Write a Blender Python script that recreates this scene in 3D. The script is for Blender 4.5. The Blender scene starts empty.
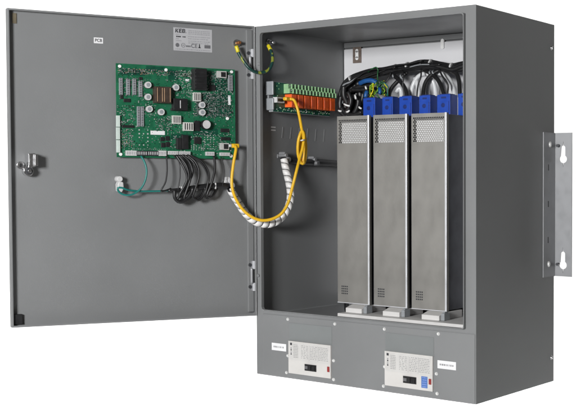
import bpy, bmesh, math, random
from mathutils import Vector as V, Matrix as M
random.seed(7)
R = math.radians
sc = bpy.context.scene
COL = sc.collection

# ------------------------------------------------------------------ camera
F_PX, CAM = 1146.453, V((2.52795, -3.06588, 0.66567))
PITCH, YAW, ROLL = -0.0188, 0.66349, -0.00734
LEAN = -0.0218                      # the cabinet leans forward by a little over a degree
ROT = M.Rotation(YAW, 3, 'Z') @ M.Rotation(PITCH, 3, 'X') @ M.Rotation(ROLL, 3, 'Y')
cd = bpy.data.cameras.new('camera'); cam = bpy.data.objects.new('camera', cd); COL.objects.link(cam)
cd.sensor_width = 36; cd.lens = 36 * F_PX / 576; cd.clip_end = 200; cd.clip_start = .05
cx, cy, cz = ROT.col[0], ROT.col[1], ROT.col[2]
cam.matrix_world = M(((cx[0], cz[0], -cy[0], CAM[0]), (cx[1], cz[1], -cy[1], CAM[1]), (cx[2], cz[2], -cy[2], CAM[2]), (0, 0, 0, 1)))
sc.camera = cam

def lean(p): return V((p[0], p[1] + LEAN * p[2], p[2]))
def unlean(p): return V((p[0], p[1] - LEAN * p[2], p[2]))
CAMI = unlean(CAM)
def ray(u, v):                       # direction (cabinet frame) for a point measured on the photograph
    return unlean(ROT @ V(((u - 288) / F_PX, 1, -(v - 204) / F_PX)))

W, D, H = .857, .540, 1.2
ZS, ZD, DW = .228, .2045, .844
ANG = 2.01579
DD = V((math.cos(ANG), -math.sin(ANG), 0)); DN = V((-DD.y, DD.x, 0))
if DN.dot(CAMI) < 0: DN = -DN

class Frame:                         # a plane: a runs to the right, b up, n towards the viewer
    def __init__(s, o, a, n, b=(0, 0, 1)):
        s.o, s.a, s.n, s.b = V(o), V(a), V(n), V(b)
    def at(s, p, q, n=0): return s.o + s.a * p + s.b * q + s.n * n
    def hit(s, u, v, n=0):
        d = ray(u, v); c = s.n.dot(s.o) + n
        q = CAMI + d * ((c - s.n.dot(CAMI)) / s.n.dot(d))
        return (q - s.o).dot(s.a), (q - s.o).dot(s.b)
    def pt(s, u, v, n=0): return s.at(*s.hit(u, v, n), n)
DOOR = Frame((-.004, -.004, 0), -DD, DN)
FRONT = Frame((0, 0, 0), (1, 0, 0), (0, -1, 0))
WALL = Frame((.003, 0, 0), (0, 1, 0), (1, 0, 0))
SIDE = Frame((W, 0, 0), (0, 1, 0), (1, 0, 0))
BACK = Frame((0, .522, 0), (1, 0, 0), (0, -1, 0))
SKIN = -.008                         # inner face of the door sheet

def path(spec):
    """spec: list of (u, v, frame, n) or (u, v): free points take a distance interpolated between their neighbours"""
    n = len(spec); ts = [None] * n
    for i, s in enumerate(spec):
        if len(s) == 4:
            p = s[2].pt(s[0], s[1], s[3]); d = ray(s[0], s[1]); ts[i] = (p - CAMI).length / d.length
    known = [i for i in range(n) if ts[i] is not None]
    out = []
    for i, s in enumerate(spec):
        if ts[i] is None:
            lo = max([k for k in known if k < i], default=known[0]); hi = min([k for k in known if k > i], default=known[-1])
            t = ts[lo] if hi == lo else ts[lo] + (ts[hi] - ts[lo]) * (i - lo) / (hi - lo)
        else: t = ts[i]
        d = ray(s[0], s[1]); out.append(CAMI + d.normalized() * t if False else CAMI + d * (t))
    return out

def spline(pts, step=.006):
    pts = [V(p) for p in pts]; P = [pts[0] * 2 - pts[1]] + pts + [pts[-1] * 2 - pts[-2]]; out = []
    for i in range(1, len(P) - 2):
        a, b, c, d = P[i - 1:i + 3]
        k = max(2, int((c - b).length / step))
        for j in range(k):
            t = j / k
            out.append(.5 * ((2 * b) + (c - a) * t + (2 * a - 5 * b + 4 * c - d) * t * t + (3 * b - a - 3 * c + d) * t ** 3))
    out.append(pts[-1]); return out

def frames(c):
    res = []; ref = None
    for i in range(len(c)):
        t = (c[min(i + 1, len(c) - 1)] - c[max(i - 1, 0)]).normalized()
        if ref is None:
            ref = t.orthogonal().normalized()
        x = (ref - t * ref.dot(t)).normalized(); ref = x
        res.append((t, x, t.cross(x)))
    return res

class MB:
    def __init__(s): s.bm = bmesh.new(); s.sm = set()
    def face(s, vs, mi=0, smooth=False):
        try: f = s.bm.faces.new(vs)
        except ValueError: return
        f.material_index = mi; f.smooth = smooth; return f
    def prism(s, fr, poly, n0, n1, mi=0, skip=None):
        a = [s.bm.verts.new(fr.at(p, q, n0)) for p, q in poly]; b = [s.bm.verts.new(fr.at(p, q, n1)) for p, q in poly]
        s.face(a[::-1], mi); s.face(b, mi)
        for i in range(len(poly)):
            j = (i + 1) % len(poly)
            if skip is not None and abs(poly[i][0] - skip) < 1e-5 and abs(poly[j][0] - skip) < 1e-5: continue
            s.face([a[i], a[j], b[j], b[i]], mi)
        return s
    def box(s, fr, p0, p1, q0, q1, n0, n1, mi=0):
        return s.prism(fr, [(p0, q0), (p1, q0), (p1, q1), (p0, q1)], n0, n1, mi)
    def xyz(s, x0, x1, y0, y1, z0, z1, mi=0):
        return s.box(FRONT, x0, x1, z0, z1, -y1, -y0, mi)
    def cyl(s, fr, p, q, n0, n1, r, mi=0, seg=20, r1=None):
        r1 = r if r1 is None else r1; k = [(math.cos(6.28318 * i / seg), math.sin(6.28318 * i / seg)) for i in range(seg)]
        a = [s.bm.verts.new(fr.at(p + r * c, q + r * d, n0)) for c, d in k]; b = [s.bm.verts.new(fr.at(p + r1 * c, q + r1 * d, n1)) for c, d in k]
        s.face(a[::-1], mi); s.face(b, mi)
        for i in range(seg):
            j = (i + 1) % seg; s.face([a[i], a[j], b[j], b[i]], mi, seg > 8)
        return s
    def tube(s, pts, r, mi=0, seg=10, step=.006, raw=False):
        c = pts if raw else spline(pts, step); rings = []
        fr = frames(c)
        for i, p in enumerate(c):
            t, x, y = fr[i]; rr = r(i / (len(c) - 1)) if callable(r) else r
            rings.append([s.bm.verts.new(p + x * (rr * math.cos(6.28318 * k / seg)) + y * (rr * math.sin(6.28318 * k / seg))) for k in range(seg)])
        for A, B in zip(rings, rings[1:]):
            for k in range(seg):
                j = (k + 1) % seg; s.face([A[k], A[j], B[j], B[k]], mi, True)
        s.face(rings[0][::-1], mi); s.face(rings[-1], mi); return s
    def loops(s, L, mi=0):            # consecutive 4-corner loops bridged, first and last capped
        vs = [[s.bm.verts.new(p) for p in l] for l in L]
        s.face(vs[0][::-1], mi); s.face(vs[-1], mi)
        for A, B in zip(vs, vs[1:]):
            for i in range(len(A)):
                j = (i + 1) % len(A); s.face([A[i], A[j], B[j], B[i]], mi)
        return s
    def text(s, fr, txt, p, q, size, n, mi=0, bold=0, sx=1.0, align='LEFT'):
        cu = bpy.data.curves.new('lettering', 'FONT'); cu.body = txt; cu.size = size; cu.offset = bold; cu.align_x = align; cu.align_y = 'CENTER'
        o = bpy.data.objects.new('lettering', cu); COL.objects.link(o)
        me = bpy.data.meshes.new_from_object(o.evaluated_get(bpy.context.evaluated_depsgraph_get()))
        vs = [s.bm.verts.new(fr.at(p + v.co.x * sx, q + v.co.y, n)) for v in me.vertices]
        for f in me.polygons: s.face([vs[i] for i in f.vertices], mi)
        bpy.data.objects.remove(o); bpy.data.curves.remove(cu); bpy.data.meshes.remove(me); return s
    def build(s, name, mats, parent=None, bevel=0, seg=2, norm=True, kind=None):
        bm = s.bm
        if norm: bmesh.ops.recalc_face_normals(bm, faces=bm.faces)
        org = V((0, 0, 0)); q = parent
        while q is not None: org = org + q.location; q = q.parent
        for v in bm.verts: v.co = lean(v.co) - org
        me = bpy.data.meshes.new(name); bm.to_mesh(me); bm.free()
        for m in (mats if isinstance(mats, (list, tuple)) else [mats]): me.materials.append(m)
        o = bpy.data.objects.new(name, me); COL.objects.link(o); o.parent = parent
        if kind: o['kind'] = kind
        if bevel:
            b = o.modifiers.new('bevel', 'BEVEL'); b.width = bevel; b.segments = seg; b.limit_method = 'ANGLE'; b.angle_limit = R(40)
        return o
def thing(name, label, cat, base, group=None):
    o = bpy.data.objects.new(name, None); COL.objects.link(o); o.location = lean(V(base)); o.empty_display_size = .05
    return tag(o, label, cat, group)
def tag(o, label, cat, group=None):
    o['label'] = label; o['category'] = cat
    if group: o['group'] = group
    return o
def copy_thing(o, shift):
    c = o.copy(); COL.objects.link(c); c.location = o.location + V(shift)
    for ch in list(o.children):
        k = ch.copy(); COL.objects.link(k); k.parent = c
        for g in list(ch.children):
            h = g.copy(); COL.objects.link(h); h.parent = k
    return c

# --------------------------------------------------------------- materials
def mat(name, col, rough=.5, metal=0, var=.06, scale=30, bump=0, bscale=400, stretch=None, spec=.5, rvar=.08, coat=0):
    m = bpy.data.materials.new(name); m.use_nodes = True; nt = m.node_tree; b = nt.nodes['Principled BSDF']
    b.inputs['Metallic'].default_value = metal; b.inputs['Specular IOR Level'].default_value = spec
    b.inputs['Coat Weight'].default_value = coat
    tc = nt.nodes.new('ShaderNodeTexCoord'); src = tc.outputs['Object']
    if stretch:
        mp = nt.nodes.new('ShaderNodeMapping'); mp.inputs['Scale'].default_value = stretch; nt.links.new(src, mp.inputs[0]); src = mp.outputs[0]
    n = nt.nodes.new('ShaderNodeTexNoise'); n.inputs['Scale'].default_value = scale; n.inputs['Detail'].default_value = 5; nt.links.new(src, n.inputs['Vector'])
    r = nt.nodes.new('ShaderNodeMapRange'); r.inputs['From Min'].default_value = .3; r.inputs['From Max'].default_value = .7
    r.inputs['To Min'].default_value = 1 - var; r.inputs['To Max'].default_value = 1 + var; nt.links.new(n.outputs['Fac'], r.inputs['Value'])
    mx = nt.nodes.new('ShaderNodeVectorMath'); mx.operation = 'SCALE'; mx.inputs[0].default_value = col; nt.links.new(r.outputs[0], mx.inputs['Scale'])
    nt.links.new(mx.outputs[0], b.inputs['Base Color'])
    rr = nt.nodes.new('ShaderNodeMapRange'); rr.inputs['From Min'].default_value = .3; rr.inputs['From Max'].default_value = .7
    rr.inputs['To Min'].default_value = max(.02, rough - rvar); rr.inputs['To Max'].default_value = min(1, rough + rvar); nt.links.new(n.outputs['Fac'], rr.inputs['Value'])
    nt.links.new(rr.outputs[0], b.inputs['Roughness'])
    if bump:
        n2 = nt.nodes.new('ShaderNodeTexNoise'); n2.inputs['Scale'].default_value = bscale; n2.inputs['Detail'].default_value = 2; nt.links.new(src, n2.inputs['Vector'])
        bp = nt.nodes.new('ShaderNodeBump'); bp.inputs['Strength'].default_value = bump; bp.inputs['Distance'].default_value = .001
        nt.links.new(n2.outputs['Fac'], bp.inputs['Height']); nt.links.new(bp.outputs[0], b.inputs['Normal'])
    return m
PAINT = mat('grey_enamel', (.193, .1975, .200), .42, var=.04, scale=3.5, bump=.22, bscale=240, rvar=.10)
PAINT_SIDE = PAINT
FILLER = mat('pale_grey_plate', (.196, .207, .208), .35, var=.03, scale=8)
WHITE = mat('white_enamel', (.62, .62, .635), .45, var=.02, scale=6)
SHELF = mat('white_plastic_shelf', (.60, .59, .58), .5, var=.05, scale=20)
GALV = mat('galvanised_sheet', (.285, .277, .26), .48, metal=.45, var=.045, scale=22, rvar=.06, stretch=(1, 1, .6), bump=.05, bscale=220)
ZINC = mat('zinc_plate', (.30, .305, .315), .45, metal=.45, var=.03, scale=40)
CHROME = mat('bright_metal', (.75, .75, .76), .2, metal=1, var=.05, scale=60)
DARKM = mat('dark_steel', (.06, .062, .068), .45, metal=.4, var=.1, scale=20)
EDGE = mat('bright_sheet_edge', (.70, .71, .74), .35, metal=.25, var=.04)
BLUE = mat('blue_plastic', (.004, .052, .37), .42, var=.08, scale=30)
BLACK = mat('black_cable', (.012, .012, .013), .42, var=.2, scale=60, bump=.1, bscale=500)
BLKP = mat('black_plastic', (.014, .014, .015), .45, var=.15, scale=50)
YEL = mat('yellow_jacket', (.72, .42, .015), .42, var=.06, scale=50)
WRAP = mat('white_wrap', (.72, .71, .70), .4, var=.05, scale=60)
TEAL = mat('teal_wire', (.008, .16, .14), .4, var=.1, scale=60)
GREENW = mat('green_wire', (.015, .10, .03), .4, var=.2, scale=60)
YELW = mat('yellow_stripe', (.65, .55, .02), .4, var=.1, scale=60)
LIME = mat('lime_wire', (.22, .42, .02), .4, var=.2, scale=60)
PCB = mat('green_solder_mask', (.011, .118, .056), .32, var=.25, scale=35, spec=.6)
PCB2 = mat('dark_green_solder_mask', (.006, .095, .060), .35, var=.25, scale=45)
PCBD = mat('dark_copper_pour', (.004, .060, .034), .35, var=.25, scale=60)
ORANGE = mat('orange_relay', (.85, .13, .022), .3, var=.08, scale=60)
LGREEN = mat('pale_green_plastic', (.27, .47, .25), .45, var=.08, scale=60)
GREYP = mat('grey_plastic', (.27, .285, .30), .45, var=.08, scale=60)
LGREY = mat('light_grey_plastic', (.55, .55, .55), .45, var=.06, scale=60)
WHITEP = mat('white_plastic', (.78, .78, .77), .4, var=.04, scale=60)
CREAM = mat('cream_case', (.58, .565, .545), .45, var=.03, scale=30)
PAPER = mat('white_sticker', (.74, .74, .75), .5, var=.02, scale=60)
SILVERL = mat('silver_sticker', (.44, .44, .455), .45, var=.03, scale=60)
INK = mat('dark_ink', (.03, .03, .035), .6, var=.1, scale=60)
INKG = mat('grey_ink', (.27, .27, .28), .6, var=.1, scale=60)
INKF = mat('faint_ink', (.30, .30, .30), .6, var=.1, scale=60)
RED = mat('red_button', (.27, .03, .028), .4, var=.05)
BLUEL = mat('blue_label', (.07, .16, .42), .4, var=.05)
COPPER = mat('copper', (.62, .26, .10), .35, metal=.9, var=.1, scale=60)
BROWN = mat('brown_core', (.045, .030, .022), .5, var=.2, scale=60)
CLEARW = mat('milky_tubing', (.60, .61, .62), .3, var=.05, scale=40)
SEAM = mat('white_paper_sweep', (.88, .88, .88), .9, var=.01, scale=3, spec=.1)

# ------------------------------------------------------------------ setting
def sweep():
    bm = bmesh.new(); f = V((-math.sin(YAW), math.cos(YAW), 0)); r = V((f.y, -f.x, 0)); o = V((CAM.x, CAM.y, 0))
    prof = [(2.2, -1.6), (5.6, -1.6)] + [(5.6 + .8 * math.sin(R(a)), -.8 - .8 * math.cos(R(a))) for a in range(9, 91, 9)] + [(6.4, 4.4)]
    rows = []
    for d, z in prof: rows.append([bm.verts.new(o + f * d + r * k + V((0, 0, z))) for k in (-4.5, 4.5)])
    for A, B in zip(rows, rows[1:]):
        q = bm.faces.new([A[0], A[1], B[1], B[0]]); q.smooth = True
    me = bpy.data.meshes.new('backdrop'); bm.to_mesh(me); bm.free(); me.materials.append(SEAM)
    ob = bpy.data.objects.new('backdrop', me); COL.objects.link(ob); ob['kind'] = 'structure'
sweep()

# ------------------------------------------------------------------ cabinet
cab = thing('electrical_cabinet', 'large grey painted steel enclosure with its door swung wide open', 'cabinet', (W / 2, D / 2, 0))
T = .003
OX0, OX1, OZ0, OZ1 = .032, .820, ZS, H - .025
def rect(x0, x1, z0, z1, y): return [(x0, y, z0), (x1, y, z0), (x1, y, z1), (x0, y, z1)]
mb = MB()
mb.loops([rect(0, W, 0, H, D), rect(0, W, 0, H, 0), rect(OX0, OX1, OZ0, OZ1, 0), rect(OX0, OX1, OZ0, OZ1, .004),
          rect(T, W - T, .205, H - T, .004), rect(T, W - T, .205, H - T, D - T)])
body = mb.build('body', PAINT, cab, bevel=.006, seg=4)
# raised lip around the opening
def ring(m, fr, p0, p1, q0, q1, t, n0, n1, mi=0):
    def rc(e, n): return [fr.at(p0 - e, q0 - e, n), fr.at(p1 + e, q0 - e, n), fr.at(p1 + e, q1 + e, n), fr.at(p0 - e, q1 + e, n)]
    L = [rc(0, n0), rc(t, n0), rc(t, n1), rc(0, n1)]
    vs = [[m.bm.verts.new(p) for p in l] for l in L]
    for k in range(4):
        A, B = vs[k], vs[(k + 1) % 4]
        for i in range(4):
            j = (i + 1) % 4; m.face([A[i], A[j], B[j], B[i]], mi)
def rrect(p0, p1, q0, q1, e, rad, n):
    out = []
    for cx_, cy_, a0 in ((p1 + e - rad, q1 + e - rad, 0), (p0 - e + rad, q1 + e - rad, 90), (p0 - e + rad, q0 - e + rad, 180), (p1 + e - rad, q0 - e + rad, 270)):
        out += [FRONT.at(cx_ + rad * math.cos(R(a0 + k * 15)), cy_ + rad * math.sin(R(a0 + k * 15)), n) for k in range(7)]
    return out
mb = MB(); A_ = (OX0 + .0005, OX1 - .0005, OZ0 + .0005, OZ1 - .0005)
L_ = [[mb.bm.verts.new(p_) for p_ in rrect(*A_, *q_)] for q_ in ((0, .009, -.002), (.0025, .003, -.002), (.0025, .007, .013), (0, .009, .013))]
for k in range(4):
    A, B = L_[k], L_[(k + 1) % 4]
    for i in range(28): mb.face([A[i], A[(i + 1) % 28], B[(i + 1) % 28], B[i]])
mb.build('opening_lip', PAINT, cab, bevel=.0008)
# lower front panel with cut corner
PZ1 = .2125
mb = MB(); mb.prism(FRONT, [(.036, .004), (W - .0035, .004), (W - .0035, PZ1), (.030, PZ1), (.030, .022)], 0, .0022)
lower = mb.build('lower_panel', PAINT, cab, bevel=.0012)
PALEM = mat('pale_screw', (.80, .80, .79), .35, metal=.25, var=.05, scale=60)
def screw(fr, p, q, n, r, parent, name='screw', m=PALEM):
    s = MB(); s.cyl(fr, p, q, n - .001, n + .0012, r * 1.25, seg=16); s.cyl(fr, p, q, n + .0012, n + .004, r, seg=16, r1=r * .6)
    return s.build(name, m, parent)
for u, v in [(287.7, 319.2), (334.7, 323.9), (287.7, 355.6), (333.5, 360.6), (286.4, 372.5), (333.5, 379.5),
             (384.3, 329), (438.3, 333.8), (384.6, 366.6), (436.3, 373.7), (383.4, 386), (437, 393.5)]:
    p, q = FRONT.hit(u, v, .003); screw(FRONT, p, max(q, .012), .0022, .0042, lower)
B1X, B2X, BZ = .1465, .5345, .0205
for bx in (B1X, B2X):
    mb = MB(); mb.box(FRONT, bx - .001, bx + .177, .131, .191, .0022, .0034)
    mb.build('filler_plate', FILLER, lower, bevel=.0006)
def micro(m, fr, p0, p1, q, h, n, mi, mean=.004, gap=.0012, rnd=random):
    p = p0
    while p < p1:
        w = min(rnd.uniform(.4, 1.6) * mean, p1 - p)
        m.box(fr, p, p + w, q - h / 2, q + h / 2, n, n + .0002, mi); p += w + gap * rnd.uniform(.6, 1.6)
for (u0, v0, u1, v1) in [(271.8, 343.2, 286.2, 350.8), (437.5, 361, 456, 369.3)]:
    a = FRONT.hit(u0, v0, .0024); b = FRONT.hit(u1, v1, .0024)
    mb = MB(); q = (a[1] + b[1]) / 2; h = .0125
    mb.box(FRONT, a[0], b[0], q - h, q + h, .0022, .0028, 0)
    micro(mb, FRONT, a[0] + .008, b[0] - .008, q, .0055, .0028, 1, .0040, .0022)
    mb.build('sticker', [PAPER, INKG], lower)
# white panel at the back, its hanger straps and the white shelf
mb = MB(); mb.xyz(.006, W - .006, .524, .534, .24, 1.1705)
backp = mb.build('back_panel', WHITE, cab, bevel=.001)
for (u0, v0, u1, v1, sl) in [(353, 47.5, 361.3, 62.8, True)]:
    a = BACK.hit(u0, v0); b = BACK.hit(u1, v1)
    mb = MB(); pm = (a[0] + b[0]) / 2
    mb.box(BACK, a[0], b[0], b[1], a[1], -.0015, .0015, 0)
    mb.box(BACK, pm - .007, pm + .007, b[1] + .018, a[1] - .014, .0015, .0022, 1); mb.cyl(BACK, pm, b[1] + .018, .0015, .0022, .007, 1); mb.cyl(BACK, pm, a[1] - .014, .0015, .0022, .007, 1)
    mb.build('hanger_strap', [mat('worn_bare_steel', (.16, .125, .105), .5, metal=.3, var=.25, scale=80), WHITEP], backp)
p, q = BACK.hit(443, 44)
mb = MB(); mb.box(BACK, p - .006, p + .006, q - .012, q + .012, -.001, .006); mb.cyl(BACK, p, q - .012, -.001, .0055, .006); mb.cyl(BACK, p, q + .012, -.001, .0055, .006)
mb.build('hanger_hole', WHITEP, backp)
mb = MB(); mb.xyz(.006, W - .006, .523, .533, 1.1755, 1.196)
mb.build('back_rail', PAINT, cab, bevel=.002)
mb = MB(); mb.xyz(.262, .80, .115, .50, .206, .2225); mb.build('base_shelf', SHELF, cab, bevel=.002)
# pressed louvres in the left wall
for k in range(6):
    a = WALL.hit(284 + 8.2 * k, 127 + .5 * k); b = WALL.hit(280 + 8.4 * k, 138 + .8 * k)
    mb = MB(); ym = (a[0] + b[0]) / 2
    mb.prism(WALL, [(ym - .004, b[1]), (ym + .004, b[1]), (ym + .010, a[1]), (ym + .003, a[1])], 0, .0010)
    mb.build('louvre', PAINT, cab, bevel=.0006)
a = WALL.hit(271.0, 126.2); b = WALL.hit(275.5, 131.2)
mb = MB(); mb.box(WALL, a[0], b[0], a[1] - .005, a[1] - .001, 0, .0006); mb.box(WALL, a[0], b[0], b[1] + .001, b[1] + .005, 0, .0006)
mb.build('sticker', PAPER, cab)
# wall studs
def stud(fr, u, v, parent, n=0, copper=True):
    p, q = fr.hit(u, v, n); s = MB()
    s.cyl(fr, p, q, n, n + .004, .013, 0, 24); s.cyl(fr, p, q, n + .004, n + .013, .010, 0, 6); s.cyl(fr, p, q, n + .013, n + .028, .0055, 1 if copper else 0, 16)
    return s.build('ground_stud', [CHROME, COPPER], parent)
stud(WALL, 268, 43, cab, 0, False)
# hinge-side bolt on front frame, tiny rear screws, mounting bracket
p, q = FRONT.hit(258.5, 275.5); s = MB(); s.cyl(FRONT, p, q, 0, .005, .006, 0, 16, .004); s.build('screw', ZINC, cab)
p, q = FRONT.hit(259, 64); s = MB(); s.cyl(FRONT, p, q, 0, .005, .006, 0, 16, .004); s.build('screw', ZINC, cab)
for v in (48, 357.5):
    p, q = SIDE.hit(551.3, v); s = MB(); s.cyl(SIDE, p, q, 0, .002, .008, seg=16); s.cyl(SIDE, p, q, .002, .006, .0055, seg=12, r1=.003); s.build('screw', CHROME, cab)
BZ0, BZ1 = .357, .838; BY0, BY1 = .452, .541
mb = MB()
mb.box(SIDE, BY0, BY1, BZ0, BZ1, .0005, .0035)
def keyhole(m, fr, p0, p1, q0, q1, pc, holes, n0, n1):
    """plate with keyhole openings cut through it: strips between real outlines"""
    def outline(qc):
        pts = [(pc - .0075, qc + .018)]
        pts += [(pc + .0075 * math.cos(R(a)), qc + .036 + .0075 * math.sin(R(a))) for a in range(180, -1, -20)]
        r = .0135
        pts += [(pc + r * math.cos(R(a)), qc - .002 + r * math.sin(R(a))) for a in range(56, -237, -14)]
        return pts[1:]
    edges = [q0] + [x for h in holes for x in (h - .030, h + .060)] + [q1]
    for k in range(0, len(edges), 2): m.box(fr, p0, p1, edges[k], edges[k + 1], n0, n1)
    for h in holes:
        o = outline(h); r0, r1 = h - .030, h + .060
        # left and right halves of the plate around the outline
        ptsR = [x for x in o if x[0] >= pc - 1e-6]; ptsL = [x for x in o if x[0] <= pc + 1e-6]
        ptsR.sort(key=lambda x: -x[1]); ptsL.sort(key=lambda x: -x[1])
        top, bot = ptsR[0], ptsR[-1]
        m.prism(fr, [(p1, r1), (pc, r1)] + ptsR + [(pc, r0), (p1, r0)], n0, n1, skip=pc)
        m.prism(fr, [(p0, r1), (pc, r1)] + ptsL + [(pc, r0), (p0, r0)], n0, n1, skip=pc)
BRK = Frame((0, .541, 0), (1, 0, 0), (0, -1, 0))
kp, kq = BRK.hit(563.2, 155); _, kq2 = BRK.hit(562.5, 263.5)
_, kt = BRK.hit(563, 158.5); _, kb = BRK.hit(562.5, 264.5)
pr, _ = BRK.hit(571.8, 200)
keyhole(mb, BRK, W + .0036, pr, BZ0, BZ1, kp, [kb, kt], -.003, 0)
brk = mb.build('mounting_bracket', ZINC, cab)
for u, v in [(550.3, 144.5), (549.5, 204), (549, 264)]:
    p, q = SIDE.hit(u, v, .004)
    if v != 204: screw(SIDE, p, q, .0035, .008, brk, 'bolt')
for u, v in [(548.7, 167.5), (548.5, 204), (548.3, 240)]:
    p, q = SIDE.hit(u, v, .004); s = MB(); s.box(SIDE, p - .003, p + .003, q - .010, q + .010, .0035, .0039); s.build('slot', BLKP, brk)
for v in (145.5, 264.5):
    p, q = SIDE.hit(556.5, v, .02); s = MB(); s.cyl(BRK, W + .016, q, 0, .012, .0055, seg=6); s.build('nut', DARKM, brk)

# --------------------------------------------------------------------- door
mb = MB(); FL = .014; t2 = .0015
def dr(e, n, z0=ZD, z1=H): return [DOOR.at(-DW + e, z0 + e, n), DOOR.at(-e, z0 + e, n), DOOR.at(-e, z1 - e, n), DOOR.at(-DW + e, z1 - e, n)]
mb.loops([dr(.001, SKIN - .002), dr(0, SKIN), dr(0, FL), dr(.006, FL), dr(.006, FL - .0015), dr(t2, FL - .0015), dr(t2, SKIN)])
door = mb.build('door', PAINT, cab, bevel=.0008)
# stiffener running down beside the hinge
mb = MB(); mb.box(DOOR, -.026, -.0035, ZD + .012, H - .012, SKIN, SKIN + .011); mb.build('hinge_rail', PAINT, door, bevel=.002)
for (v0, v1, vm) in [(49, 79, 64), (261, 291, 276)]:
    mb = MB()
    p0, qt = DOOR.hit(253, v0, .016); _, qb = DOOR.hit(254, v1, .016); pc = -.010
    mb.box(DOOR, pc - .006, pc + .003, qb, qt, .003, .0065, 0)
    L = (qt - qb)
    for (q0, q1) in ((qb, qb + .27 * L), (qt - .27 * L, qt)):
        mb.box(DOOR, pc - .001, pc + .006, q0, q1, .0065, .015, 1)
        mb.cyl(DOOR, pc - .010, (q0 + q1) / 2, .003, .009, .006, 2, 12)
    mb.tube([DOOR.at(pc - .006, qb + .25 * L, .011), DOOR.at(pc - .006, qt - .25 * L, .011)], .0055, 0)
    mb.build('hinge', [ZINC, EDGE, DARKM], door, bevel=.0006)
# corner pads
a = DOOR.hit(12.2, 314.6, SKIN + .012); b = DOOR.hit(22.6, 324.2, SKIN + .012)
mb = MB(); mb.box(DOOR, a[0], b[0], b[1], a[1], SKIN, SKIN + .012); mb.build('foam_pad', BLKP, door, bevel=.001)
a = DOOR.hit(12.2, 13, SKIN + .003); b = DOOR.hit(16.6, 23.5, SKIN + .003)
mb = MB(); mb.box(DOOR, a[0], b[0], b[1], a[1], SKIN, SKIN + .003); mb.build('adhesive_patch', mat('brown_tape', (.12, .10, .065), .6, var=.2, scale=60), door)
# rating label
a = DOOR.hit(173.3, 27.3, SKIN); b = DOOR.hit(212, 53, SKIN); n0 = SKIN + .0006
mb = MB(); mb.box(DOOR, a[0], b[0], b[1] + .001, a[1], SKIN, n0, 0)
w, h = b[0] - a[0], a[1] - b[1]; L = lambda x, y: (a[0] + w * x, a[1] - h * y)
p, q = L(.045, .13); k_ = h * .17
def blk(x0, y0, x1, y1): mb.prism(DOOR, [(p + k_ * (x + .12 * y), q + k_ * (y - .5)) for x, y in ((x0, y0), (x1, y0), (x1, y1), (x0, y1))], n0, n0 + .0002, 1)
blk(0, 0, .27, 1); mb.prism(DOOR, [(p + k_ * (x + .12 * y), q + k_ * (y - .5)) for x, y in ((.27, .40), (.55, 1), (.86, 1), (.52, .52), (.90, 0), (.56, 0), (.27, .44))], n0, n0 + .0002, 1)
blk(.98, 0, 1.24, 1); blk(1.24, 0, 1.72, .22); blk(1.24, .39, 1.66, .61); blk(1.24, .78, 1.72, 1)
blk(1.84, 0, 2.10, 1); blk(2.10, 0, 2.58, .20); blk(2.10, .41, 2.56, .60); blk(2.10, .80, 2.56, 1); blk(2.44, .20, 2.68, .44); blk(2.42, .57, 2.64, .82)
blk(2.80, 0, 2.98, .18)
for y, x0, x1 in [(.10, .38, .95), (.17, .38, .95), (.24, .38, .95), (.36, .38, .95), (.45, .38, .9), (.55, .38, .95), (.63, .38, .9), (.92, .05, .95)]:
    micro(mb, DOOR, L(x0, 0)[0], L(x1, 0)[0], L(0, y)[1], .0028, n0, 2, .005, .0016)
for y, x0, x1 in [(.29, .06, .16), (.385, .07, .19), (.385, .23, .31), (.48, .06, .14), (.56, .06, .2)]:
    micro(mb, DOOR, L(x0, 0)[0], L(x1, 0)[0], L(0, y)[1], .0042 if abs(y - .385) < .01 else .0028, n0, 1 if abs(y - .385) < .01 else 2, .005, .001)
p, q = L(.10, .75); mb.cyl(DOOR, p, q, n0, n0 + .0002, .0068, 3, 24)
p, q = L(.25, .75)
for k in range(24):
    a0, a1 = k * .2618, (k + 1) * .2618
    mb.prism(DOOR, [(p + r * math.cos(x), q + r * math.sin(x)) for r, x in ((.0062, a0), (.0075, a0), (.0075, a1), (.0062, a1))], n0, n0 + .0002, 3)
mb.text(DOOR, 'UL', p, q, .009, n0 + .0002, 3, align='CENTER'); micro(mb, DOOR, p + .010, p + .026, q - .002, .005, n0, 3, .004, .001)
p, q = L(.45, .755); mb.text(DOOR, 'CE', p, q, .019, n0 + .0002, 3, bold=.0004)
p, q = L(.67, .75); mb.box(DOOR, p - .0018, p + .0018, q - .006, q + .007, n0, n0 + .0002, 1); mb.prism(DOOR, [(p - .005, q - .006), (p + .005, q - .006), (p, q + .002)], n0 + .0002, n0 + .0003, 1)
p, q = L(.80, .75); mb.box(DOOR, p, p + .022, q - .0055, q + .0055, n0, n0 + .0002, 3)
mb.build('rating_label', [SILVERL, INK, mat('pale_ink', (.30, .30, .315), .6), mat('mid_ink', (.13, .13, .14), .6)], door)
a = DOOR.hit(93.8, 37.4, SKIN); b = DOOR.hit(103, 43.8, SKIN)
mb = MB(); mb.box(DOOR, a[0], b[0], b[1], a[1], SKIN, SKIN + .0008, 0); mb.text(DOOR, 'PCB', (a[0] + b[0]) / 2, (a[1] + b[1]) / 2, .0135, SKIN + .001, 1, bold=.0003, align='CENTER')
mb.build('sticker', [PAPER, INK], door)
stud(DOOR, 236.5, 43.4, door, SKIN)
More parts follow.
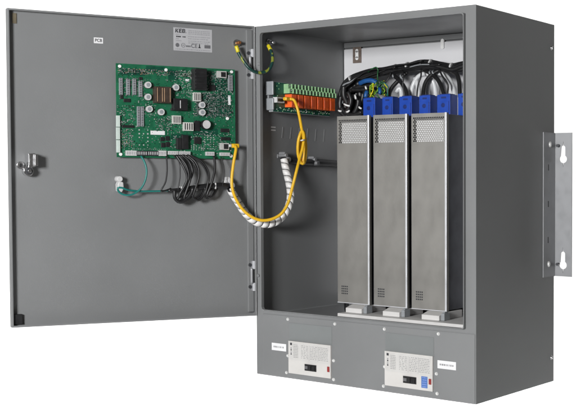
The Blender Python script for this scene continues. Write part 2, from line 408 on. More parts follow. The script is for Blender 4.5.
# latch
p, q = DOOR.hit(29.5, 164, .015)
mb = MB()
mb.cyl(DOOR, p - .004, q - .022, SKIN, .022, .0155, 0, 24); mb.cyl(DOOR, p - .004, q - .022, .022, .030, .012, 1, 6); mb.cyl(DOOR, p - .004, q - .022, .030, .036, .006, 0, 16)
mb.cyl(DOOR, p - .024, q - .004, SKIN, SKIN + .008, .012, 0, 24); mb.cyl(DOOR, p - .024, q - .004, SKIN + .008, SKIN + .010, .006, 2, 16)
mb.prism(DOOR, [(p - .006, q - .012), (p + .016, q - .008), (p + .020, q + .030), (p + .012, q + .034), (p - .006, q + .032)], SKIN + .012, .026, 0)
mb.box(DOOR, p + .012, p + .022, q - .006, q + .030, .026, .038, 0); mb.box(DOOR, p - .008, p - .002, q - .004, q + .030, .026, .040, 0)
mb.build('latch', [CHROME, DARKM, BLKP], door, bevel=.0015)

# ------------------------------------------------------------- drive units
G = 'drive modules standing side by side in the cabinet'
DY, DX, DWD, DZ0, DZ1 = .200, .204, .133, .249, .896
PITCHX = .1512
def make_drive():
    t = thing('drive_unit', 'tall bare metal drive module nearest the hinge side, leftmost of three', 'drive', (DX + DWD / 2, DY + .14, DZ0), G)
    x0, x1 = DX, DX + DWD
    fr = Frame((x0, DY, 0), (1, 0, 0), (0, -1, 0))
    mb = MB(); mb.xyz(x0 + .002, x1 - .0015, DY + .0125, .505, DZ0 + .002, DZ1 - .004); mb.build('housing', mat('housing_steel', (.11, .115, .13), .35, metal=.7, var=.25, scale=14), t, bevel=.001)
    # front cover: plain sheet below, perforated field above
    mb = MB(); gt, gb = DZ1 - .012, DZ1 - .094; cols, rows = 17, 13
    gx0, gx1 = .006, DWD - .008; cw = (gx1 - gx0) / cols; ch = (gt - gb) / rows
    mb.box(fr, 0, DWD, DZ0, gb, -.0012, 0); mb.box(fr, 0, DWD, gt, DZ1, -.0012, 0)
    mb.box(fr, 0, gx0, gb, gt, -.0012, 0); mb.box(fr, gx1, DWD, gb, gt, -.0012, 0)
    for j in range(rows):
        odd = j % 2; b0 = gb + j * ch
        if odd:
            mb.box(fr, gx0, gx0 + cw / 2, b0, b0 + ch, -.0012, 0); mb.box(fr, gx1 - cw / 2, gx1, b0, b0 + ch, -.0012, 0)
        for i in range(cols - odd):
            a0 = gx0 + i * cw + odd * cw / 2
            c = (a0 + cw / 2, b0 + ch / 2); r = .0030
            sq = [(a0 + cw, b0 + ch / 2), (a0 + cw, b0 + ch), (a0 + cw / 2, b0 + ch), (a0, b0 + ch), (a0, b0 + ch / 2), (a0, b0), (a0 + cw / 2, b0), (a0 + cw, b0)]
            hx = [(c[0] + r * math.cos(k * .7854), c[1] + r * math.sin(k * .7854)) for k in range(8)]
            S = [mb.bm.verts.new(fr.at(*p_, 0)) for p_ in sq]; Hh = [mb.bm.verts.new(fr.at(*p_, 0)) for p_ in hx]; H2 = [mb.bm.verts.new(fr.at(*p_, -.0012)) for p_ in hx]
            for k in range(8):
                l = (k + 1) % 8; mb.face([S[k], S[l], Hh[l], Hh[k]]); mb.face([Hh[k], Hh[l], H2[l], H2[k]])
    # the field of vents
    # row of small vent slots near the foot
    fc = mb.build('front_cover', GALV, t)
    mb = MB()
    for i in range(4):
        for j in range(4): mb.box(fr, .016 + i * .0072, .0208 + i * .0072, DZ0 + .030 + j * .0082, DZ0 + .0345 + j * .0082, .0001, .0006)
    mb.build('vent_slots', DARKM, fc)
    mb = MB(); mb.box(fr, .018, DWD - .012, gb - .002, gt - .010, -.0042, -.0025); mb.build('vent_backing', mat('pale_backing', (.74, .74, .75), .7, var=.05, scale=200), fc)  # added pale plate, its colour standing in for a lit heatsink behind the vents
    mb = MB(); mb.box(fr, DWD - .0055, DWD + .0008, DZ0 - .001, DZ1 + .001, .0002, .0022); mb.box(fr, -.0008, DWD - .0056, DZ0 - .001, DZ0 + .0015, .0002, .002)
    mb.build('cover_edge', EDGE, fc, bevel=.0006)  # light caught by the cover lip is put into its paler colour
    mb = MB(); mb.xyz(x0 - .001, x0 + .0015, DY + .001, DY + .012, DZ0, DZ1); mb.xyz(x1 - .0015, x1 + .001, DY + .001, DY + .012, DZ0, DZ1); mb.build('side_flange', GALV, t)
    # feet
    lat = Frame((0, DY, 0), (0, 1, 0), (1, 0, 0))
    mb = MB(); mb.prism(lat, [(-.050, .2228), (.10, .2228), (.10, .247), (-.012, .2475), (-.050, .2385)], x0 + .068, x0 + .134, 0); mb.build('foot', SHELF, t, bevel=.0012)
    mb = MB(); mb.xyz(x0 + .1345, x0 + .1475, DY - .040, DY - .004, .2228, .2460, 0); mb.xyz(x0 + .1365, x0 + .1455, DY - .034, DY - .012, .246, .2505, 0); mb.build('foot_clip', GREYP, t, bevel=.0015)
    return t
TY = .330
def blocks(t, xs, y):
    f = Frame((0, y, 0), (1, 0, 0), (0, -1, 0))
    for (x0, x1) in xs:
        mb = MB(); z0, z1 = DZ1 - .006, .966; w = x1 - x0
        mb.xyz(x0, x1, y, y + .050, z0, z1, 0)
        mb.xyz(x0 + .004, x1 - .004, y - .004, y + .002, z0, z1 - .022, 0)
        mb.xyz(x0 + .006, x1 - .006, y + .008, y + .043, z1, z1 + .003, 1)
        mb.cyl(f, x0 + w * .5, z1 - .036, .004, .0046, .0075, 1, 16); mb.cyl(f, x0 + w * .5, z1 - .036, .0046, .0054, .0055, 1, 12)
        mb.box(f, x0 + w * .3, x0 + w * .7, z1 - .013, z1 - .007, 0, .0006, 1)
        mb.build('terminal_block', [BLUE, mat('dark_blue_recess', (.002, .018, .14), .5), GREYP], t, bevel=.0018)
d0 = make_drive()
TF = Frame((0, TY, 0), (1, 0, 0), (0, -1, 0))
x363 = TF.hit(363.3, 105)[0]; bw = TF.hit(374, 105)[0] - x363; x382 = TF.hit(382.3, 105)[0]
blocks(d0, [(x363, x363 + .050), (x382, x382 + .043)], TY)
d1 = copy_thing(d0, (PITCHX, 0, 0)); d1['label'] = 'tall bare metal drive module standing between the two others'
d2 = copy_thing(d0, (PITCHX * 2, 0, 0)); d2['label'] = 'tall bare metal drive module nearest the right cabinet wall'

# --------------------------------------------------------- circuit breakers
def make_breaker():
    t = thing('circuit_breaker', 'cream circuit breaker without a blue sticker, left one in the lower panel', 'circuit breaker', (B1X + .088, 0, BZ), 'circuit breakers in the lower panel')
    f = Frame((B1X, 0, BZ), (1, 0, 0), (0, -1, 0)); w, h = .176, .1095
    mb = MB(); mb.box(f, 0, w, 0, h, .0022, .0092, 0)
    mb.box(f, .004, w - .004, .046, h - .003, .0092, .0098, 1)
    rnd = random.Random(3)
    for k, y in enumerate((.100, .086, .080, .072, .066)):
        mb.box(f, .008 if k == 0 else .010, .016 if k == 0 else .0145, y - (.004 if k == 0 else .0025), y + (.004 if k == 0 else .0022), .0098, .0100, 3 if k in (0, 2, 4) else 2)
    for k in range(9): micro(mb, f, .022, .042, .098 - k * .0052, .0022, .0098, 5, .005, .001, rnd)
    for k in range(9):
        micro(mb, f, .055, .085, .098 - k * .0052, .002, .0098, 5, .006, .004, rnd)
        micro(mb, f, .092, .122, .098 - k * .0052, .0022, .0098, 2 if k % 3 == 0 else 5, .005, .003, rnd)
    for k in range(9): micro(mb, f, .126, .166, .098 - k * .0052, .0022, .0098, 5, .006, .0018, rnd)
    mb.box(f, .088, .0886, .050, .102, .0098, .0100, 2); mb.box(f, .124, .1246, .050, .102, .0098, .0100, 2)
    mb.build('case', [CREAM, mat('printed_plate', (.55, .54, .525), .4, var=.03, scale=50), INKG, INK, INK, INKF], t, bevel=.0022)
    mb = MB(); mb.box(f, .070, .118, .016, .038, .0092, .0117, 0); mb.box(f, .088, .100, .019, .035, .0117, .020, 0); mb.box(f, .098, .114, .018, .034, .0117, .0155, 0); mb.box(f, .071, .083, .019, .036, .0117, .013, 0)
    mb.box(f, .0715, .084, .022, .032, .0131, .0138, 1)
    mb.build('toggle', [BLKP, mat('worn_grey_plastic', (.13, .13, .135), .5)], t, bevel=.0010)
    mb = MB(); mb.box(f, .163, .172, .021, .039, .0092, .0117); mb.build('trip_button', RED, t, bevel=.001)
    return t
k0 = make_breaker()
k1 = copy_thing(k0, (B2X - B1X, 0, .003)); k1['label'] = 'cream circuit breaker with a blue sticker, right one in the lower panel'
f = Frame((B2X, 0, BZ + .003), (1, 0, 0), (0, -1, 0)); mb = MB(); mb.box(f, .136, .158, .008, .044, .0092, .0097, 0)
rnd = random.Random(5)
for k in range(5): micro(mb, f, .139, .155, .040 - k * .007, .003, .0097, 1, .004, .001, rnd)
mb.build('blue_sticker', [BLUEL, mat('pale_blue_ink', (.2, .28, .6), .5)], k1)

# ------------------------------------------------------ control board (door)
BN = .012
c = [DOOR.hit(116, 63.8, BN), DOOR.hit(234.8, 69.2, BN), DOOR.hit(235.6, 160.5, BN), DOOR.hit(116.6, 155.8, BN)]
P0, P1 = (c[0][0] + c[3][0]) / 2, (c[1][0] + c[2][0]) / 2; Q0, Q1 = (c[2][1] + c[3][1]) / 2, (c[0][1] + c[1][1]) / 2
pcb = thing('control_board', 'large green control board crowded with components on the open door', 'circuit board', DOOR.at((P0 + P1) / 2, Q0, BN))
mb = MB(); mb.box(DOOR, P0, P1, Q0, Q1, BN - .0018, BN); board = mb.build('board', PCB, pcb)
mb = MB()
for (u0, v0, u1, v1) in [(168, 70, 178, 80), (120, 68, 145, 76), (196, 93, 231, 117), (146, 66, 165, 72), (206, 72, 228, 92), (171, 134, 192, 140), (193, 128, 218, 136)]:
    a = DOOR.hit(u0, v0, BN); b = DOOR.hit(u1, v1, BN); mb = MB(); mb.box(DOOR, a[0], b[0], b[1], a[1], BN, BN + .0003); mb.build('copper_pour', PCBD, board)
for u, v in [(119.6, 66.3), (165.9, 70), (227.3, 118.6), (120.6, 154.3), (231.5, 72), (231, 156)]:
    p, q = DOOR.hit(u, v, BN); s = MB(); s.cyl(DOOR, p, q, SKIN, BN - .002, .004, 0, 12); s.cyl(DOOR, p, q, BN, BN + .004, .0062, 0, 16, .0045); s.build('standoff', WHITEP, pcb)
def rects(name, mats, lst, hgt, bevel=.0008, extra=None, n0=BN):
    for r in lst:
        u0, v0, u1, v1 = r[:4]; a = DOOR.hit(u0, v0, n0 + hgt * .6); b = DOOR.hit(u1, v1, n0 + hgt * .6)
        s = MB(); s.box(DOOR, a[0], b[0], b[1], a[1], n0, n0 + hgt)
        if extra: extra(s, a, b, hgt)
        s.build(name, mats, pcb, bevel=bevel)
def caps(lst, r, h):
    for u, v in lst:
        p, q = DOOR.hit(u, v, BN + h); s = MB(); s.cyl(DOOR, p, q, BN, BN + .003, r * 1.08, 1, 20); s.cyl(DOOR, p, q, BN + .003, BN + h, r, 0, 20); s.cyl(DOOR, p, q, BN + h, BN + h + .0004, r * .62, 2, 16)
        s.build('capacitor', [LGREY, BLKP, GREYP], pcb, bevel=.0006)
caps([(148.4, 84.9), (148.4, 97), (176.3, 87.4), (149.7, 109), (161.6, 112), (202.7, 112.4), (202.5, 105)], .0108, .014)
p, q = DOOR.hit(206.7, 124.5, BN + .022); s = MB(); s.cyl(DOOR, p, q, BN, BN + .022, .0155, 1, 24); s.cyl(DOOR, p, q, BN + .022, BN + .0225, .0142, 0, 24); s.build('capacitor', [LGREY, BLKP], pcb, bevel=.001)
def core(s, a, b, h):
    w = b[0] - a[0]
    for x in (.12, .42, .55, .90): s.box(DOOR, a[0] + w * x, a[0] + w * x + .0024, b[1] + .004, a[1] - .004, BN + h, BN + h + .002, 1)
rects('transformer', [BROWN, mat('tan_tape', (.35, .22, .13), .5, var=.2)], [(154, 86.5, 170.5, 103.5)], .024, extra=core)
def core2(s, a, b, h):
    w = b[0] - a[0]; s.box(DOOR, a[0] + w * .44, a[0] + w * .5, b[1] + .006, a[1] - .006, BN + h, BN + h + .001, 1)
    s.box(DOOR, a[0] - .004, b[0] + .004, b[1] - .002, b[1] + .006, BN, BN + .010, 0)
rects('transformer', [BLKP, LGREY], [(172.8, 98.5, 186.8, 110.5)], .022, extra=core2)
def fins(s, a, b, h):
    for k in range(6): s.box(DOOR, a[0] + .003, b[0] - .002, b[1] + .006 + k * .0118, b[1] + .012 + k * .0118, BN + h, BN + h + .003, 0)
rects('heat_sink', [BLKP], [(193, 68.6, 205.8, 90.5)], .030, extra=fins)
rects('driver_chip', [BLKP], [(208.8, 85, 215.5, 91), (123.5, 98.6, 130.4, 102.4), (120, 95, 123, 99), (160.3, 137, 164.3, 141.3), (165.3, 136, 169.5, 140.8), (161, 142.6, 164.8, 147.5), (165.6, 142, 169.6, 147),
      (122, 125, 134, 128), (194, 120.8, 200, 131), (194, 137, 201, 144), (220.5, 128.5, 229, 132.5), (220.8, 137, 230, 140.4), (138.8, 77, 142.2, 80)], .004)
rects('driver_chip', [BLKP], [(176.5, 138, 181.5, 149.5), (181.8, 135, 188, 149.2)], .014)
def slits(s, a, b, h):
    w = b[0] - a[0]
    for k in range(4): s.box(DOOR, a[0] + w * (.1 + .23 * k), a[0] + w * (.2 + .23 * k), b[1] + .003, a[1] - .003, BN + h, BN + h + .0005, 1)
rects('silver_module', [mat('bright_can', (.75, .74, .70), .35, metal=.3), BLKP], [(193.2, 92.5, 200.5, 101.5), (172.3, 115.5, 180.6, 124), (183.2, 122.3, 193, 131)], .012, extra=slits)
def hole(s, a, b, h):
    w, d = b[0] - a[0], a[1] - b[1]; s.box(DOOR, a[0] + w * .38, b[0] - w * .08, b[1] + d * .12, a[1] - d * .15, BN + h, BN + h + .0006, 1)
rects('network_jack', [mat('pale_can', (.62, .62, .60), .35, metal=.3, var=.05), BLKP], [(217, 71, 226, 78.2), (220, 143, 228.5, 150)], .012, extra=hole)
def pins(s, a, b, h):
    w, d = b[0] - a[0], a[1] - b[1]; n = max(2, int(max(abs(w), d) / .0052))
    for k in range(n):
        if w > d: s.box(DOOR, a[0] + w * (k + .25) / n, a[0] + w * (k + .65) / n, b[1] + d * .2, a[1] - d * .2, BN + h, BN + h + .0006, 1)
        else: s.box(DOOR, a[0] + w * .2, b[0] - w * .2, b[1] + d * (k + .25) / n, b[1] + d * (k + .65) / n, BN + h, BN + h + .0006, 1)
rects('pin_header', [GREYP, INK], [(228, 75, 232.4, 91), (137, 106.5, 140, 126.5), (140.6, 106.5, 143.7, 126.5), (119, 78, 122.5, 95), (126.3, 79, 129.8, 95), (132.4, 79, 136, 95), (138.6, 81, 142.2, 97)], .006, extra=pins)
rects('terminal_strip', [mat('pale_mint_plastic', (.52, .60, .56), .45, var=.05, scale=50), LGREY], [(116.3, 115.5, 119.8, 127), (116.3, 127.4, 119.8, 139.5), (116.5, 140, 120, 152.6)], .010)
rects('bottom_connector', [LGREY, INKG], [(126, 150.5, 136.3, 155.8), (158.2, 150.6, 166, 156), (168, 151, 178, 154.8), (179, 151.3, 190, 155), (206, 151.8, 214, 155.8), (220, 152.5, 229.6, 156)], .012, extra=pins)
rects('bottom_connector', [DARKM, LGREY], [(136.8, 150.7, 147, 155.8), (147.5, 150.8, 158, 155.9)], .012, extra=pins)
rects('board_sticker', [PAPER], [(150.6, 130.7, 164.8, 135), (228, 95.4, 230.6, 105), (185.5, 79, 189.2, 81.2)], .002, bevel=0)
# uncountable surface-mount parts and solder dots
mb = MB(); rnd = random.Random(11)
def smd(u0, v0, u1, v1, n, pal, small=.0012, big=.0032):
    a = DOOR.hit(u0, v0, BN); b = DOOR.hit(u1, v1, BN)
    for k in range(n):
        p, q = rnd.uniform(a[0], b[0]), rnd.uniform(b[1], a[1]); p = round(p / .0042) * .0042; q = round(q / .0026) * .0026 if rnd.random() < .8 else q; x, y = rnd.choice([(.0030, .0014), (.0014, .0026), (.0022, .0013), (.0032, .0022)])
        mb.box(DOOR, p - x / 2, p + x / 2, q - y / 2, q + y / 2, BN, BN + rnd.uniform(.001, .003), rnd.choice(pal))
def grid(u0, v0, u1, v1, nx, ny, mi, sz=.0026):
    a = DOOR.hit(u0, v0, BN); b = DOOR.hit(u1, v1, BN)
    for i in range(nx):
        for j in range(ny):
            if rnd.random() < .9: 
                p = a[0] + (b[0] - a[0]) * (i + .5) / nx; q = b[1] + (a[1] - b[1]) * (j + .5) / ny; s_ = sz * rnd.uniform(.7, 1.15)
                mb.box(DOOR, p - s_ / 2, p + s_ / 2, q - s_ / 2, q + s_ / 2, BN, BN + .0012, mi)
smd(118, 68, 192, 77, 430, [0, 1, 1, 2, 3, 4]); smd(118, 77, 146, 97, 200, [1, 1, 2, 4]); smd(176, 70, 192, 97, 130, [0, 0, 0, 2]); smd(206, 71, 233, 118, 900, [1, 1, 1, 2, 2, 4, 4, 0]); smd(193, 92, 218, 118, 420, [0, 1, 1, 2, 4])
smd(117, 105, 136, 125, 120, [0, 1, 2]); smd(121, 129, 134, 148, 90, [0, 1, 1, 3]); smd(155, 117, 172, 131, 110, [0, 1, 2]); smd(166, 124, 192, 148, 120, [0, 1, 2]); smd(193, 131, 232, 151, 170, [0, 0, 1, 2])
smd(118, 66, 234, 156, 900, [0, 1, 1, 2, 4, 4, 4]); smd(137, 100, 156, 118, 60, [0, 1, 2])
grid(137, 128, 150, 147, 3, 5, 0, .0042); grid(203, 134, 215, 150, 4, 7, 0, .003); grid(196, 96, 230, 117, 15, 11, 1, .0022); grid(190, 145, 205, 151, 6, 3, 0, .0026); grid(121, 132, 133, 146, 5, 6, 1, .003); grid(128, 148.5, 166, 149.8, 20, 1, 0, .002)
mb.build('surface_mount_parts', [mat('pale_grey_part', (.40, .41, .40), .45), mat('mid_grey_part', (.17, .185, .18), .5), BLKP, mat('tan_part', (.30, .20, .13), .5), PCBD], pcb, norm=True, kind='stuff')

# ------------------------------------------------- relay board (left wall)
RX = .045
RW = Frame((RX, 0, 0), (0, 1, 0), (1, 0, 0))
c = [RW.hit(273, 80.8), RW.hit(330, 89.5), RW.hit(329.5, 116.5), RW.hit(274.5, 111)]
rp0, rp1 = (c[0][0] + c[3][0]) / 2, (c[1][0] + c[2][0]) / 2; rq0, rq1 = (c[2][1] + c[3][1]) / 2, (c[0][1] + c[1][1]) / 2
rel = thing('relay_board', 'small green board with orange relays on the inner left wall', 'circuit board', RW.at((rp0 + rp1) / 2, rq0))
rw_, rh = rp1 - rp0, rq1 - rq0
mb = MB(); mb.box(RW, rp0, rp1, rq0, rq1, -.0018, 0)
mb.build('board', PCB2, rel)
mb = MB(); mb.box(RW, rp0 - .004, rp1 + .004, rq0 + .02, rq1 - .02, -.042, -.020); mb.box(RW, rp0 - .004, rp1 + .004, rq0 - .002, rq0 + .016, -.020, -.002); mb.box(RW, rp0 - .004, rp1 + .004, rq1 - .014, rq1 + .002, -.020, -.002)
mb.build('rail_carrier', GREYP, rel, bevel=.002)
mb = MB(); mb.box(RW, rp0 - .012, rp0 - .004, rq0 + .004, rq0 + rh * .45, -.030, .006); mb.box(RW, rp0 - .012, rp0 - .004, rq0 + rh * .55, rq1 + .002, -.030, .006)
mb.build('end_clip', GREYP, rel, bevel=.003)
x0r = rp0 + rw_ * .17
for row, (ya, yb, hh) in enumerate(((.80, .965, .020), (.64, .80, .026))):
    mb = MB(); n = 14; mb.box(RW, x0r, rp1 - .002 + row * .006, rq0 + rh * ya, rq0 + rh * yb, 0, hh)
    for k in range(n):
        pp = x0r + (rp1 - x0r) * (k + .5) / n
        mb.box(RW, pp + .0052, pp + .0075, rq0 + rh * ya, rq0 + rh * yb, hh, hh + .006, 0)
        mb.box(RW, pp - .004, pp + .004, rq0 + rh * (ya + .05), rq0 + rh * (yb - .03), hh, hh + .0007, 1); mb.cyl(RW, pp, rq0 + rh * (ya + .1), hh + .0007, hh + .0015, .0026, 2, 10)
    mb.build('terminal_strip', [LGREEN, mat('shadow_green', (.03, .12, .05), .5), LGREY], rel, bevel=.001)
nr = 7; rl = (rp1 - .006 - x0r) / nr
for k in range(nr):
    mb = MB(); a = x0r + k * rl; mb.box(RW, a + .006, a + rl - .003, rq0 + rh * .17, rq0 + rh * .61, 0, .030)
    mb.box(RW, a + rl * .25, a + rl * .75, rq0 + rh * .24, rq0 + rh * .5, .030, .0304, 1)
    mb.build('relay', [ORANGE, mat('relay_print', (.72, .10, .02), .4)], rel, bevel=.0018)
mb = MB(); rnd = random.Random(4)
for k in range(70):
    p = rnd.uniform(rp0 + .003, rp1 - .003); q = rnd.choice([rnd.uniform(rq0 + .002, rq0 + rh * .15), rnd.uniform(rq0 + .002, rq1 - .003) if p < x0r - .004 else rq0 + rh * .08])
    if not (p > x0r and q > rq0 + rh * .16): mb.box(RW, p - .0012, p + .0012, q - .0015, q + .0015, 0, .002, rnd.choice([0, 1, 1]))
mb.build('surface_mount_parts', [LGREY, LGREEN], rel, kind='stuff')
a = RW.hit(277, 97, .018); b = RW.hit(284.5, 103.2, .018)
mb = MB(); mb.box(RW, a[0], b[0], b[1], a[1], 0, .018, 0); mb.box(RW, a[0] + .004, b[0] - .010, b[1] + .004, a[1] - .004, .018, .0186, 1); mb.cyl(RW, b[0] - .006, (a[1] + b[1]) / 2, .018, .0186, .004, 1, 12)
mb.build('network_jack', [LGREY, BLKP], rel, bevel=.0008)

# -------------------------------------------------------------------- cables
def cable(name, label, cat, base, group=None): return thing(name, label, cat, base, group)
# yellow network cable
WX, DNX = .075, .050
pl = RW.pt(285, 99.5, .030)
pts = path([(289.5, 98.8, RW, .034), (294, 100.2, RW, .046), (297, 107, RW, .060), (299.5, 117, RW, .066), (301.5, 128, RW, .066), (303.8, 140, RW, .062), (304.8, 150, RW, .058), (303.8, 158, RW, .054), (302, 163, RW, .050),
            (299.8, 156, RW, .046), (300.4, 146, RW, .046), (302.2, 136, RW, .050), (303.4, 131.5, RW, .054), (305, 137, RW, .068), (306, 148, RW, .070), (305.4, 158, RW, .066), (304, 163, RW, .060),
            (301, 163, RW, .052), (298.2, 155, RW, .050), (297.8, 146, RW, .052), (299.2, 137, RW, .058), (302, 131, RW, .064), (304, 136, RW, .076), (302.8, 147, RW, .080), (299.8, 158, RW, .080), (296.5, 171, RW, .085),
            (292.5, 187), (288, 203), (281.5, 213.5), (272, 219), (261.5, 220.3), (251, 216.5), (242, 208.5), (236, 199), (232.7, 190, DOOR, .060), (231.8, 180, DOOR, .058), (233, 167, DOOR, .056), (234.8, 156, DOOR, .054), (236, 149.5, DOOR, .048), (235.5, 146, DOOR, .040)])
yc = cable('network_cable', 'yellow network cable hanging in a loop between the two green boards', 'cable', pts[30])
mb = MB(); mb.tube(pts, .0052, seg=12, step=.004); mb.build('cord', YEL, yc)
mb = MB(); a = RW.hit(284.6, 97.0, .030); b = RW.hit(290.5, 101, .030); mb.box(RW, a[0], b[0], b[1], a[1], .022, .038); mb.build('plug', YEL, yc, bevel=.003)
mb = MB(); a = DOOR.hit(228.6, 143.6, .030); b = DOOR.hit(238.2, 148, .030)
mb.box(DOOR, a[0] + .010, b[0], b[1], a[1], .024, .042, 0); mb.box(DOOR, a[0], a[0] + .010, b[1] + .002, a[1] - .002, .026, .036, 1); mb.build('plug', [YEL, LGREY], yc, bevel=.003)
mb = MB(); mb.tube(path([(300.6, 140.6, RW, .074), (302.4, 140.2, RW, .086), (304.6, 139.8, RW, .082)]), .0026, seg=8); mb.build('cable_tie', WHITEP, yc)
# white spiral wrap
pts = path([(284, 159, WALL, .035), (286, 170, WALL, .045), (289.3, 184), (290.5, 196), (288, 207.5), (281.5, 217.5), (272.5, 223.3), (262.5, 224), (252.5, 220), (244.5, 212), (238.5, 203), (233.5, 195), (229.5, 187.5, DOOR, .030)])
wc = cable('spiral_wrapped_cable', 'black wire bundle in white spiral wrap crossing from cabinet to door', 'cable', pts[7])
cl = spline(pts, .002)
mb = MB(); mb.tube(cl[::3], .0102, seg=12, raw=True); mb.build('wire_bundle', BLACK, wc)
mb = MB(); fr_ = frames(cl); pitch, wd, rr = .0235, .0208, .0128
s_ = 0; acc = [0]
for i in range(1, len(cl)): acc.append(acc[-1] + (cl[i] - cl[i - 1]).length)
def along(t):
    t = min(max(t, 0), acc[-1] - 1e-6); lo = 0; hi = len(acc) - 1
    while hi - lo > 1:
        m_ = (lo + hi) // 2
        if acc[m_] <= t: lo = m_
        else: hi = m_
    k = (t - acc[lo]) / max(1e-9, acc[hi] - acc[lo]); return cl[lo].lerp(cl[hi], k), fr_[lo]
prev = None; N = int(acc[-1] / pitch * 20)
for i in range(N + 1):
    t = acc[-1] * i / N; an = -6.28318 * t / pitch; row = []
    for r_, e in ((rr, -.5), (rr + .0006, 0), (rr, .5), (rr - .0012, .5), (rr - .0012, -.5)):
        c_, (tt, xx, yy) = along(t + e * wd); row.append(mb.bm.verts.new(c_ + xx * (r_ * math.cos(an)) + yy * (r_ * math.sin(an))))
    if prev:
        for k in range(5):
            l = (k + 1) % 5; mb.face([prev[k], prev[l], row[l], row[k]], 0, k < 2)
    prev = row
mb.build('spiral_wrap', WRAP, wc)
# black cable along the left wall
pts = path([(283, 159, WALL, .022), (290, 160.5, WALL, .024), (300, 162, WALL, .022), (312, 162.5, WALL, .020), (325, 163, WALL, .020), (337, 164, WALL, .020), (345, 165, WALL, .020), (352, 168, WALL, .020)])
kc = cable('wall_cable', 'thick black cable clipped along the inner left wall', 'cable', pts[3])
mb = MB(); mb.tube(pts, .0125, seg=14); mb.build('sheath', BLACK, kc)
def clip(fr, u, v, n, label, big=1.0, m=ZINC):
    p, q = fr.hit(u, v, n + .02); t = thing('cable_clip', label, 'cable clip', fr.at(p, q, n), 'cable clips')
    s = MB(); s.box(fr, p - .016 * big, p + .016 * big, q - .008 * big, q + .010 * big, n, n + .003); s.cyl(fr, p, q + .004, n + .003, n + .036, .0095 * big, seg=18); s.build('base', m, t, bevel=.001)
    s = MB(); s.cyl(fr, p + .006 * big, q - .014 * big, n + .010, n + .044, .012 * big, seg=18); s.cyl(fr, p - .004, q + .014 * big, n + .006, n + .032, .009 * big, seg=6); s.build('clamp', m, t, bevel=.002)
    return t
clip(WALL, 283.5, 156.5, 0, 'metal cable clip where the white spiral wrap meets the left wall', .75)
clip(WALL, 312.5, 160.5, 0, 'metal cable clip further back along the left wall', .7)
clip(DOOR, 228.5, 182, SKIN, 'pale cable clip on the door below the yellow plug', .8, LGREY)
t = thing('cable_clip', 'white nylon cable clip on the door holding the teal wire', 'cable clip', DOOR.pt(120, 183, SKIN), 'cable clips')
p, q = DOOR.hit(119.2, 179, SKIN + .02); s = MB(); s.cyl(DOOR, p, q, SKIN, SKIN + .030, .0105, seg=18, r1=.009); s.build('base', LGREY, t, bevel=.0015)
p, q = DOOR.hit(120.5, 187, SKIN + .03); s = MB(); s.prism(DOOR, [(p - .009, q - .014), (p + .004, q - .018), (p + .011, q - .004), (p + .009, q + .016), (p - .006, q + .018), (p - .010, q + .008)], SKIN + .006, SKIN + .034); s.build('clamp', LGREY, t, bevel=.003)
# earth jumper
def striped(spec, name, label, r=.0054, lugs=True):
    pts = path(spec); t = cable(name, label, 'wire', pts[len(pts) // 2]); cl = spline(pts, .003)
    mb = MB(); n = len(cl); mb.tube(cl, r, seg=12, raw=True)
    for f_ in mb.bm.faces: f_.material_index = 0
    mb.build('insulation', striped_mat, t)
    if lugs:
        for (a, b) in ((cl[0], cl[7]), (cl[-1], cl[-8])):
            mb = MB(); mb.tube([a, a.lerp(b, .5), b], r * 1.25, seg=12); mb.build('lug_sleeve', YELW, t)
    return t
striped_mat = mat('green_yellow_insulation', (.015, .06, .035), .4)
nt = striped_mat.node_tree; tc = nt.nodes.new('ShaderNodeTexCoord'); wv = nt.nodes.new('ShaderNodeTexNoise'); wv.inputs['Scale'].default_value = 62; wv.inputs['Detail'].default_value = 0; nt.links.new(tc.outputs['Object'], wv.inputs['Vector'])
rp = nt.nodes.new('ShaderNodeValToRGB'); rp.color_ramp.interpolation = 'CONSTANT'; rp.color_ramp.elements[0].color = (.008, .042, .035, 1); rp.color_ramp.elements[1].color = (.20, .23, .03, 1); rp.color_ramp.elements[1].position = .585
nt.links.new(wv.outputs['Fac'], rp.inputs[0]); nt.links.new(rp.outputs[0], nt.nodes['Principled BSDF'].inputs['Base Color'])
striped([(236.2, 46, DOOR, .022), (239, 54, DOOR, .026), (243.5, 61, DOOR, .034), (249, 68, DOOR, .045), (255, 72), (261, 72.6), (268, 70.5), (272, 64), (272.5, 57), (270.5, 50, WALL, .040), (268.4, 45.5, WALL, .026)],
        'earth_jumper', 'green and yellow earth wire drooping from door stud to wall stud')
# teal wire on the door
pts = path([(141, 156, DOOR, .024), (144.5, 162, DOOR, .034), (146.6, 171, DOOR, .040), (145, 181, DOOR, .040), (140, 189.5, DOOR, .036), (132, 194.5, DOOR, .032), (124, 194.8, DOOR, .028), (118.6, 191.5, DOOR, .026), (117.8, 188, DOOR, .026), (122, 187.8, DOOR, .028), (128, 190, DOOR, .028), (138, 191.2, DOOR, .028), (150, 191.3, DOOR, .026), (162, 191, DOOR, .024), (172, 190.2, DOOR, .022), (178, 190, DOOR, .022)])
tw = cable('teal_wire', 'thin teal wire looping below the control board to the white clip', 'wire', pts[5])
mb = MB(); mb.tube(pts, .0032, seg=10); mb.build('insulation', TEAL, tw)
